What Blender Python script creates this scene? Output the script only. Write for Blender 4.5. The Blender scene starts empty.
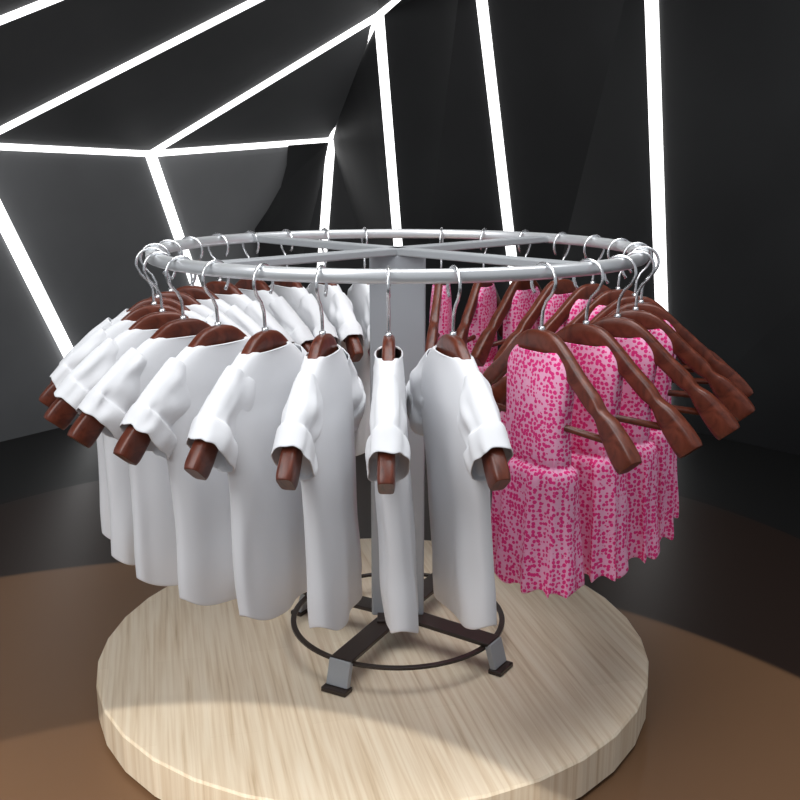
import bpy, math, random
from mathutils import Vector, noise, Matrix
S=0.6
scn=bpy.context.scene
scn.view_settings.view_transform='Standard'
random.seed(4)
# ---------------- materials
def mat(name,col,rough=.5,metal=0,spec=.5,emit=None,es=1):
    m=bpy.data.materials.new(name); m.use_nodes=True
    b=m.node_tree.nodes['Principled BSDF']
    b.inputs['Base Color'].default_value=(*col,1); b.inputs['Roughness'].default_value=rough
    b.inputs['Metallic'].default_value=metal; b.inputs['Specular IOR Level'].default_value=spec
    if emit: b.inputs['Emission Color'].default_value=(*emit,1); b.inputs['Emission Strength'].default_value=es
    return m
def noise_ramp(m,scale_vec,nscale,stops,detail=6,dist=0.0,bump=0,rot=(0,0,0)):
    nt=m.node_tree; N=nt.nodes; L=nt.links; b=N['Principled BSDF']
    tc=N.new('ShaderNodeTexCoord'); mp=N.new('ShaderNodeMapping'); mp.inputs['Scale'].default_value=scale_vec
    m0=N.new('ShaderNodeMapping'); m0.inputs['Rotation'].default_value=rot
    no=N.new('ShaderNodeTexNoise'); no.inputs['Scale'].default_value=nscale; no.inputs['Detail'].default_value=detail; no.inputs['Distortion'].default_value=dist
    cr=N.new('ShaderNodeValToRGB')
    while len(cr.color_ramp.elements)<len(stops): cr.color_ramp.elements.new(.5)
    for e,(p,c) in zip(cr.color_ramp.elements,stops): e.position=p; e.color=(*c,1)
    L.new(tc.outputs['Object'],m0.inputs['Vector']); L.new(m0.outputs[0],mp.inputs['Vector']); L.new(mp.outputs[0],no.inputs['Vector'])
    L.new(no.outputs['Fac'],cr.inputs['Fac']); L.new(cr.outputs[0],b.inputs['Base Color'])
    if bump:
        bp=N.new('ShaderNodeBump'); bp.inputs['Strength'].default_value=bump; bp.inputs['Distance'].default_value=.002
        L.new(no.outputs['Fac'],bp.inputs['Height']); L.new(bp.outputs[0],b.inputs['Normal'])
    return m
# oak: fine long grain, plank-wise tint
M_wood=noise_ramp(mat('pale_oak',(.7,.6,.45),.5,spec=.3),(56,1.6,1),1.5,[(.24,(.54,.41,.27)),(.40,(.72,.59,.43)),(.58,(.82,.71,.55)),(.85,(.87,.78,.63))],8,.35,rot=(0,0,math.radians(-14)))
def wood_extra():
    nt=M_wood.node_tree; N=nt.nodes; L=nt.links; b=N['Principled BSDF']
    src=b.inputs['Base Color'].links[0].from_socket
    tc=N.new('ShaderNodeTexCoord'); m0=N.new('ShaderNodeMapping'); m0.inputs['Rotation'].default_value=(0,0,math.radians(-14+90))
    br=N.new('ShaderNodeTexBrick'); br.inputs['Scale'].default_value=1.0; br.inputs['Brick Width'].default_value=.75; br.inputs['Row Height'].default_value=.115
    br.inputs['Mortar Size'].default_value=.0005; br.inputs['Color1'].default_value=(1,1,1,1); br.inputs['Color2'].default_value=(.94,.93,.92,1); br.inputs['Mortar'].default_value=(.88,.86,.83,1)
    mx=N.new('ShaderNodeMixRGB'); mx.blend_type='MULTIPLY'; mx.inputs[0].default_value=1
    L.new(tc.outputs['Object'],m0.inputs['Vector']); L.new(m0.outputs[0],br.inputs['Vector'])
    L.new(src,mx.inputs[1]); L.new(br.outputs['Color'],mx.inputs[2]); L.new(mx.outputs[0],b.inputs['Base Color'])
wood_extra()
M_red=noise_ramp(mat('mahogany',(.12,.03,.015),.32),(10,30,10),3.5,[(.3,(.060,.012,.006)),(.5,(.120,.027,.013)),(.75,(.18,.045,.024))],5,.8)
M_shirt=mat('white_cotton',(.78,.79,.815),.7,spec=.2)
M_chrome=mat('satin_chrome',(.80,.82,.84),.30,.6)
M_spoke=mat('satin_steel_bar',(.42,.44,.46),.4,.3)
M_hook=mat('hook_steel',(.80,.81,.83),.22,.9)
M_post=mat('grey_steel',(.36,.38,.41),.5,.2)
M_dark=mat('dark_bronze',(.026,.016,.012),.35)
M_neon=mat('neon',(1,1,1),.5,emit=(1,1,1),es=2.2)
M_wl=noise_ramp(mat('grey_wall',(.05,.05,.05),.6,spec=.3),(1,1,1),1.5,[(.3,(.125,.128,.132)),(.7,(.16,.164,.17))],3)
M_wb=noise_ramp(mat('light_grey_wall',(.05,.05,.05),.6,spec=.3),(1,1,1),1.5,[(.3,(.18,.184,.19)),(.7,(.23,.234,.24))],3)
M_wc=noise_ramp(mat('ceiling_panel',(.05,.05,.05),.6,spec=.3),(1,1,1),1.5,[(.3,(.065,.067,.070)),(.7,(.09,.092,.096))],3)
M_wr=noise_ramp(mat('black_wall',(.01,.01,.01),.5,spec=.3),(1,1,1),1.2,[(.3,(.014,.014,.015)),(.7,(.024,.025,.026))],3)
M_floor=mat('black_floor',(.010,.010,.010),.45,spec=.3)
# dress material
M_pink=mat('pink_print',(.8,.3,.5),.8,spec=.2)
nt=M_pink.node_tree; N=nt.nodes; L=nt.links
tc=N.new('ShaderNodeTexCoord'); nz=N.new('ShaderNodeTexNoise'); nz.inputs['Scale'].default_value=120
mx=N.new('ShaderNodeMixRGB'); mx.blend_type='ADD'; mx.inputs[0].default_value=.004
vo=N.new('ShaderNodeTexVoronoi'); vo.inputs['Scale'].default_value=112; vo.feature='F1'; vo.inputs['Randomness'].default_value=.6
cr=N.new('ShaderNodeValToRGB'); cr.color_ramp.interpolation='LINEAR'
cr.color_ramp.elements[0].position=.43; cr.color_ramp.elements[0].color=(.80,.04,.24,1)
cr.color_ramp.elements[1].position=.50; cr.color_ramp.elements[1].color=(.90,.43,.63,1)
L.new(tc.outputs['Object'],mx.inputs[1]); L.new(tc.outputs['Object'],nz.inputs['Vector']); L.new(nz.outputs['Color'],mx.inputs[2])
L.new(mx.outputs[0],vo.inputs['Vector']); L.new(vo.outputs['Distance'],cr.inputs['Fac']); L.new(cr.outputs[0],N['Principled BSDF'].inputs['Base Color'])
# platform: dark brown floor, light on it painted in as a tan circle
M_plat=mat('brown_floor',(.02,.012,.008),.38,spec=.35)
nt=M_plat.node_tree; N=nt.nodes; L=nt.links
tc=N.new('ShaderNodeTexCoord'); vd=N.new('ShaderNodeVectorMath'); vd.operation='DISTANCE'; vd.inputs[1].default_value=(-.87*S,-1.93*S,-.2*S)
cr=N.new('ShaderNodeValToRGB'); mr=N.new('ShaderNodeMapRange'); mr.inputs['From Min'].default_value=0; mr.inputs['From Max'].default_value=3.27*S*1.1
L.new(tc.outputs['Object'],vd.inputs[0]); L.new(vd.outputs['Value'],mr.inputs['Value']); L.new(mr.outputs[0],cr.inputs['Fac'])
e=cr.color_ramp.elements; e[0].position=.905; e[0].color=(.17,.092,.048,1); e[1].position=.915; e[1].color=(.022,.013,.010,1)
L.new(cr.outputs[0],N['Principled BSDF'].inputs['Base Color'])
# ---------------- helpers
def mk(name,verts,faces,m,smooth=False,parent=None,loc=None):
    me=bpy.data.meshes.new(name); me.from_pydata([Vector(v)*S for v in verts],[],faces); me.update()
    me.materials.append(m)
    if smooth:
        for p in me.polygons: p.use_smooth=True
    o=bpy.data.objects.new(name,me); scn.collection.objects.link(o)
    if parent: o.parent=parent
    if loc: o.location=Vector(loc)*S
    return o
def recalc(o):
    import bmesh
    bm=bmesh.new(); bm.from_mesh(o.data); bmesh.ops.recalc_face_normals(bm,faces=bm.faces); bm.to_mesh(o.data); bm.free()
def empty(name,loc=(0,0,0)):
    o=bpy.data.objects.new(name,None); scn.collection.objects.link(o); o.location=Vector(loc)*S; o.empty_display_size=.1; return o
def tube(V,F,pts,r,n=10,closed=False,cap=True):
    pts=[Vector(p) for p in pts]; base=len(V); K=len(pts)
    up=None
    for i,p in enumerate(pts):
        if closed: t=pts[(i+1)%K]-pts[i-1]
        else: t=pts[min(i+1,K-1)]-pts[max(i-1,0)]
        t.normalize()
        if up is None:
            up=Vector((0,0,1)) if abs(t.z)<.9 else Vector((0,1,0))
        a=(up-t*up.dot(t)).normalized(); up=a; b=t.cross(a)
        rr=r[i] if isinstance(r,(list,tuple)) else r
        for j in range(n):
            th=2*math.pi*j/n; V.append(p+a*rr*math.cos(th)+b*rr*math.sin(th))
    for i in range(K if closed else K-1):
        for j in range(n):
            i2=(i+1)%K; F.append((base+i*n+j,base+i*n+(j+1)%n,base+i2*n+(j+1)%n,base+i2*n+j))
    if cap and not closed:
        F.append(tuple(base+j for j in range(n))[::-1]); F.append(tuple(base+(K-1)*n+j for j in range(n)))
def beam(V,F,a,b,w,h,up=Vector((0,0,1))):
    a=Vector(a);b=Vector(b); t=(b-a).normalized(); s=t.cross(up).normalized(); u=s.cross(t)
    k=len(V)
    for p in (a,b):
        for (x,y) in ((-1,-1),(1,-1),(1,1),(-1,1)): V.append(p+s*x*w/2+u*y*h/2)
    F+= [(k,k+1,k+2,k+3)[::-1],(k+4,k+5,k+6,k+7)]+[(k+i,k+(i+1)%4,k+4+(i+1)%4,k+4+i) for i in range(4)]
def bevel(o,w=.006,seg=2):
    b=o.modifiers.new('bev','BEVEL'); b.width=w*S; b.segments=seg; b.limit_method='ANGLE'
def revolve(prof,n,c=(0,0)):
    V=[];F=[];K=len(prof)
    for r,z in prof:
        for j in range(n):
            th=2*math.pi*j/n; V.append((c[0]+r*math.cos(th),c[1]+r*math.sin(th),z))
    for i in range(K-1):
        for j in range(n): F.append((i*n+j,i*n+(j+1)%n,(i+1)*n+(j+1)%n,(i+1)*n+j))
    return V,F
# ---------------- room
ZF=-.22
DZ=-.06
def sh(p): return (p[0],p[1],p[2]+DZ)
V0=(-3.04,3.62,2.28); V1=(-2.19,4.77,2.24); V2=(-.67,5.83,2.38); V3=(-.165,4.52,3.35)
A0=(-5.2,1.55,-.2); B=(-1.8,6.1,-.2); B2=(-.92,5.95,-.2); C1=(.12,5.85,-.2); C2=(1.35,5.85,-.2); C3=(2.43,4.49,-.2); C4=(5.6,.95,-.2)
V0e=(-4.74,1.32,2.36)
T11=(.59,4.74,4.27); T12=(1.94,4.2,4.13); T13=(4.7,.8,4.3)
m1=(-.33,4.93,3.11); m2=(-.49,5.33,2.85); m3=(-.60,5.62,2.6)
G1=(-.165,.52,4.96); G2=(-4.74,-2.68,3.97)
def facet(name,pts,m):
    return mk(name,[sh(p) for p in pts],[tuple(range(len(pts)))],m)
facet('wall_left',[A0,B,V1,V0e],M_wl)
facet('wall_back_left',[B,B2,V2,V1],M_wb)
def facets(name,V,F,m): return mk(name,[sh(p) for p in V],F,m)
facets('wall_back',[B2,C1,C2,V3,T11,m1,m2,m3,V2],[(0,1,3,5,6,7,8),(1,2,4,3)],M_wr)
facets('wall_right',[C2,C3,C4,T13,T12,T11],[(0,1,4,5),(1,2,3,4)],M_wr)
facets('ceiling',[V0e,V1,V2,m3,m2,m1,V3,G1,G2],[(1,2,3,4,5,6),(0,1,6,7,8)],M_wc)
facets('ceiling_right',[V3,T11,T12,T13,G1],[(0,1,2),(0,2,4),(2,3,4)],M_wr)
# dark curved shape laid just in front of the back-left wall
def bil(u,v):
    t=Vector(V1).lerp(Vector(V2),u); b=Vector(B).lerp(Vector(B2),u); p=t.lerp(b,v)+Vector((.01,-.03,0)); return p
facet('wall_dark_shape',[bil(*q) for q in [(1,0),(.74,0),(.73,.08),(.69,.16),(.60,.24),(.50,.31),(.52,.36),(.49,.5),(.47,1),(1,1)]][::-1],M_wr)
V,F=[],[]
def nl(a,b,r): tube(V,F,[sh(a),sh(b)],r,8)
def ext(a,b,k): a=Vector(a);b=Vector(b); return b+(b-a)*k
nl(V0e,V1,.034); nl(V1,V2,.036); nl(V1,V3,.036)
nl(V1,B,.055); nl(V2,B2,.05)
tube(V,F,[sh(p) for p in (V2,m3,m2,m1,V3)],.036,8)
nl(V3,C1,.042); nl(V3,(.5,4.0,3.82),.036)
nl(C2,T11,.052); nl(C3,T12,.062)
a,b=(-2.963,3.444,2.39),(-1.056,3.536,3.303); nl(ext(b,a,.6),ext(a,b,.6),.034)
a,b=(-2.503,2.45,3.018),(-2.202,2.51,3.143); nl(ext(b,a,3),ext(a,b,5),.032)
nl((-3.20,3.40,2.26),(-2.80,4.62,.02),.055)
mk('neon_light_strips',V,F,M_neon)
mk('floor',[(-8,-8,ZF),(8,-8,ZF),(8,8,ZF),(-8,8,ZF)],[(0,1,2,3)],M_floor)
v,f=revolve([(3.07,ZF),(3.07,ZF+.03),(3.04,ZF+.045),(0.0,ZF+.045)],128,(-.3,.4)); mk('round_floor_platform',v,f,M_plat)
# ---------------- podium
pod=empty('round_wooden_podium',(-.105,0,0))
v,f=revolve([(0,-.165),(1.16,-.165),(1.16,ZF+.045)],40); mk('dark_plinth',v,f,M_dark,parent=pod)
v,f=revolve([(0,-.165),(1.195,-.165),(1.205,-.155),(1.205,-.008),(1.197,0),(0,0)],36); mk('wooden_top',v,f,M_wood,parent=pod)
# ---------------- rack
ZR=1.735
rack=empty('round_clothes_rack')
V,F=[],[]
n=96
k=14
for i in range(n):
    th=2*math.pi*i/n
    for j in range(k):
        a=2*math.pi*j/k; c,s=math.cos(a),math.sin(a)
        rr=.98+.022*math.copysign(abs(c)**.6,c); zz=ZR+.023*math.copysign(abs(s)**.6,s)
        V.append((rr*math.cos(th),rr*math.sin(th),zz))
for i in range(n):
    for j in range(k): F.append((i*k+j,((i+1)%n)*k+j,((i+1)%n)*k+(j+1)%k,i*k+(j+1)%k))
mk('top_ring',V,F,M_chrome,True,rack)
V,F=[],[]
for ang in (44,-46):
    c,s=math.cos(math.radians(ang)),math.sin(math.radians(ang))
    beam(V,F,(-c*.97,-s*.97,ZR-.004),(c*.97,s*.97,ZR-.004),.07,.03)
bevel(mk('top_spokes',V,F,M_spoke,False,rack),.005)
V,F=[],[]
beam(V,F,(0,0,.13),(0,0,ZR-.015),.10,.23,up=Vector((1,0,0)))
bevel(mk('centre_post',V,F,M_post,False,rack),.008)
V,F=[],[]; V2_,F2=[],[]; V3_,F3=[],[]
for ang in (-118,-34,62,150):
    c,s=math.cos(math.radians(ang)),math.sin(math.radians(ang)); d=Vector((c,s,0))
    beam(V,F,d*.03+Vector((0,0,.125)),d*.49+Vector((0,0,.120)),.10,.018)
    beam(V2_,F2,d*.485+Vector((0,0,.122)),d*.515+Vector((0,0,.018)),.10,.028,up=d)
    beam(V3_,F3,d*.525+Vector((0,0,.0)),d*.525+Vector((0,0,.020)),.115,.06,up=d)
beam(V,F,(0,0,.10),(0,0,.145),.26,.18,up=Vector((1,0,0)))
bevel(mk('base_arms',V,F,M_dark,False,rack),.004)
bevel(mk('legs',V2_,F2,M_post,False,rack),.004)
bevel(mk('feet',V3_,F3,M_dark,False,rack),.004)
V,F=revolve([(.478,.100),(.478,.111),(.454,.111),(.454,.100),(.478,.100)],96)
bevel(mk('base_ring',V,F,M_dark,False,rack),.002)
# ---------------- hanger mesh
def interp(tab,t):
    x=t*(len(tab)-1); i=min(int(x),len(tab)-2); u=x-i
    p0=tab[max(i-1,0)];p1=tab[i];p2=tab[i+1];p3=tab[min(i+2,len(tab)-1)]
    return [ .5*((2*b)+(c-a)*u+(2*a-5*b+4*c-d)*u*u+(-a+3*b-3*c+d)*u**3) for a,b,c,d in zip(p0,p1,p2,p3)]
#            s    z     halfh  halft
HT=[(0,1.500,.048,.020),(.05,1.495,.046,.020),(.11,1.462,.036,.020),(.18,1.408,.028,.020),(.25,1.350,.028,.021),(.285,1.320,.020,.022),(.32,1.288,.034,.024),(.37,1.235,.043,.026),(.405,1.196,.044,.026),(.418,1.181,.040,.023)]
def hz(s):
    s=abs(s)
    for a,b in zip(HT,HT[1:]):
        if s<=b[0]:
            u=(s-a[0])/(b[0]-a[0]); return a[1]+(b[1]-a[1])*u
    return HT[-1][1]-(s-HT[-1][0])*1.1
def hanger_mesh():
    V,F=[],[]
    rows=[interp(HT,i/30) for i in range(31)]
    rows=[(-r[0],*r[1:]) for r in rows[:0:-1]]+rows
    k=16
    for i,(s,z,h,t) in enumerate(rows):
        a=rows[max(i-1,0)]; b=rows[min(i+1,len(rows)-1)]
        tg=Vector((b[0]-a[0],0,b[1]-a[1])).normalized(); nn=Vector((-tg.z,0,tg.x))
        for j in range(k):
            th=2*math.pi*(j+.5)/k; c,sn=math.cos(th),math.sin(th)
            V.append(Vector((s,0,z-ZR))+nn*h*math.copysign(abs(sn)**.42,sn)+Vector((0,t*math.copysign(abs(c)**.42,c),0)))
    for i in range(len(rows)-1):
        for j in range(k): F.append((i*k+j,i*k+(j+1)%k,(i+1)*k+(j+1)%k,(i+1)*k+j))
    nsm=len(F)
    F.append(tuple(range(k))); F.append(tuple((len(rows)-1)*k+j for j in range(k)))
    tube(V,F,[(-.345,0,1.243-ZR),(.345,0,1.243-ZR)],.012,10)
    nw=len(F)
    P=[(0,1.52),(0,1.57),(.003,1.61),(.018,1.642),(.042,1.666),(.056,1.692)]
    P+=[(.058*math.cos(math.radians(a)),1.706+.058*math.sin(math.radians(a))) for a in range(0,226,15)]
    tube(V,F,[(x,0,z-ZR) for x,z in P],.0056,8)
    tube(V,F,[(0,0,1.54-ZR),(0,0,1.558-ZR)],.011,10)
    return V,F,nw,nsm
hv,hf,nw,nsm=hanger_mesh()
h0=mk('tmp',hv,hf,M_red,True); hm=h0.data; hm.materials.append(M_hook)
for i,p in enumerate(hm.polygons):
    if i>=nw: p.material_index=1
    if i in (nsm,nsm+1): p.use_smooth=False
recalc(h0); bpy.data.objects.remove(h0)
# ---------------- garments
SH=[(1.490,.108,.046),(1.492,.118,.040),(1.478,.152,.040),(1.435,.212,.044),(1.375,.262,.048),(1.29,.268,.050),(1.18,.252,.050),(1.02,.246,.050),(.86,.250,.050),(.73,.256,.050),(.61,.256,.046)]
DR=[(1.482,.095,.040),(1.475,.112,.038),(1.43,.145,.042),(1.36,.145,.048),(1.25,.134,.054),(1.14,.136,.060),(1.105,.136,.054),(1.080,.160,.080),(.98,.168,.086),(.82,.176,.092),(.68,.186,.102)]
def shell(V,F,tab,rows,N,seed,kind):
    base=len(V)
    for i in range(rows+1):
        t=i/rows; z,w,d=interp(tab,t)
        for j in range(N):
            th=2*math.pi*j/N; c,s=math.cos(th),math.sin(th)
            x=w*math.copysign(abs(c)**.85,c); y=d*math.copysign(abs(s)**.7,s)
            low=max(0,min(1,(1.32-z)/.75)); zz=z
            if kind=='shirt':
                f=noise.noise(Vector((x*8+seed,zz*1.0,(1 if s>0 else 0)+seed)))*.036*low+noise.noise(Vector((x*10+seed,zz*5+seed,s)))*.008*min(1,low*3+.2)
                f*=min(1,(1-abs(c))*6)
                x+=noise.noise(Vector((zz*3,seed,c)))*.010*min(1,low*2)
                q=max(0,(t-.72)/.28)
                zz+=q*q*(.05*abs(c)**4)
                y+=.045*low**.8+.02*low*noise.noise(Vector((zz*2.2,seed,x*3)))
            else:
                fr=max(0,min(1,(1.10-z)/.42))
                ph=th*10+seed
                f=noise.noise(Vector((x*11+seed,zz*2,s)))*.02*(low+.2)
                f+=.014*fr**.5*math.sin(ph)+ .006*low*math.sin(th*17+seed*3)
                if 1.07<z<1.13: f+=.006*math.sin(th*24)
                x*=1+.07*fr*math.cos(ph)+.03*noise.noise(Vector((zz*6,seed,c*2)))
                if t>.9: zz+=.010*math.sin(th*13+seed)
            y+=f*(1 if s>=0 else -1)
            V.append((x,y,zz-ZR))
    for i in range(rows):
        for j in range(N): F.append((base+i*N+j,base+(i+1)*N+j,base+(i+1)*N+(j+1)%N,base+i*N+(j+1)%N))
#     s  halfheight halfthick
SL=[(.16,.080,.036),(.20,.088,.046),(.25,.086,.050),(.285,.080,.048),(.305,.076,.047),(.313,.086,.058),(.34,.087,.060),(.364,.084,.058)]
def sleeve(V,F,sgn,seed):
    base=len(V); R=28; N=32
    ax=Vector((.25,0,-.215)).normalized(); nn=Vector((-ax.z,0,ax.x))
    for i in range(R+1):
        s,h,t=interp(SL,i/R)
        cen=Vector((s,0,hz(s)))-nn*(h-.064)
        for j in range(N):
            th=2*math.pi*j/N; c,sn=math.cos(th),math.sin(th)
            p=cen+nn*(h*math.copysign(abs(sn)**.8,sn))
            wv=noise.noise(Vector((s*15+seed,sn*2.2,c*1.6+seed*sgn)))
            if sn<0: p.x+=.035*sn*(i/R); p.z-=.02*abs(sn)
            rim=max(0,(i/R-.8)/.2)
            p+=ax*rim*.014*noise.noise(Vector((c*2.5,sn*2.5,seed*sgn)))
            y=t*math.copysign(abs(c)**.75,c)+ (wv*.022*(1 if c>0 else -1) if sn<.7 else 0)
            V.append((sgn*p.x,y,p.z+max(0,wv)*.010-ZR))
    for i in range(R):
        for j in range(N):
            q=(base+i*N+j,base+(i+1)*N+j,base+(i+1)*N+(j+1)%N,base+i*N+(j+1)%N)
            F.append(q if sgn>0 else q[::-1])
def garment(kind,seed):
    V,F=[],[]
    if kind=='shirt':
        shell(V,F,SH,44,52,seed,kind); sleeve(V,F,1,seed); sleeve(V,F,-1,seed+3)
        m=M_shirt
    else:
        shell(V,F,DR,48,80,seed,kind); m=M_pink
    o=mk('g',V,F,m,True); me=o.data; bpy.data.objects.remove(o); return me
shirts=[garment('shirt',1.7+3.1*i) for i in range(5)]
dresses=[garment('dress',.9+2.3*i) for i in range(4)]
def place(name,me,phi,rz,sub):
    a=math.radians(phi-90)
    o=bpy.data.objects.new(name,me); scn.collection.objects.link(o)
    o.location=(math.cos(a)*S*.98,math.sin(a)*S*.98,ZR*S); o.rotation_euler=(0,0,a+math.radians(rz))
    if sub:
        so=o.modifiers.new('thick','SOLIDIFY'); so.thickness=.004*S; so.offset=1
        ss=o.modifiers.new('sub','SUBSURF'); ss.levels=1; ss.render_levels=1
    return o
phis_s=[10.5,-1.5,-14,-26,-38,-50,-62,-74,-86,-98,-110,-122,-134,-146,-158,-170]
phis_d=[29,41,53,65,77,89,102,115,128,141,154,167]
for i,p in enumerate(phis_s):
    rz=random.uniform(2,4.5)
    if i==0: rz=6
    if i==1: rz=1
    place('wooden_clothes_hanger',hm,p,rz,False); place('white_shirt',shirts[i%5],p,rz,True)
for i,p in enumerate(phis_d):
    rz=random.uniform(2,5)
    place('wooden_clothes_hanger',hm,p,rz,False); place('pink_print_dress',dresses[i%4],p,rz,True)
# ---------------- lights
def area(name,loc,tgt,size,power,col=(1,1,1)):
    l=bpy.data.lights.new(name,'AREA'); l.size=size*S; l.energy=power; l.color=col
    o=bpy.data.objects.new(name,l); scn.collection.objects.link(o); o.location=Vector(loc)*S
    o.rotation_euler=(Vector(tgt)-Vector(loc)).to_track_quat('-Z','Y').to_euler(); return o
area('ceiling_light_key',(-2.6,-3.2,4.2),(0,0,.8),3.2,46)
area('ceiling_light_top',(.6,-.6,4.4),(0,0,0),3.0,45)
l=bpy.data.lights.new('podium_spot','SPOT'); l.energy=260; l.color=(1,.95,.86); l.spot_size=2*math.radians(28); l.spot_blend=.01; l.shadow_soft_size=.01
o=bpy.data.objects.new('podium_spot',l); scn.collection.objects.link(o); o.location=Vector((-1.42,-4.74,3.0))*S
o.rotation_euler=(Vector((-1.02,-3.26,0))-Vector((-1.42,-4.74,3.0))).to_track_quat('-Z','Y').to_euler()
w=bpy.data.worlds.new('World'); scn.world=w; w.use_nodes=True
w.node_tree.nodes['Background'].inputs[0].default_value=(.8,.84,.9,1); w.node_tree.nodes['Background'].inputs[1].default_value=.40
# ---------------- camera
cd=bpy.data.cameras.new('Camera'); cam=bpy.data.objects.new('Camera',cd); scn.collection.objects.link(cam)
cam.location=(.01*S,-4*S,2.07*S); cam.rotation_euler=(math.radians(90-13.6),0,0); cd.lens=43.56; cd.sensor_width=36; cd.clip_start=.01
scn.camera=cam
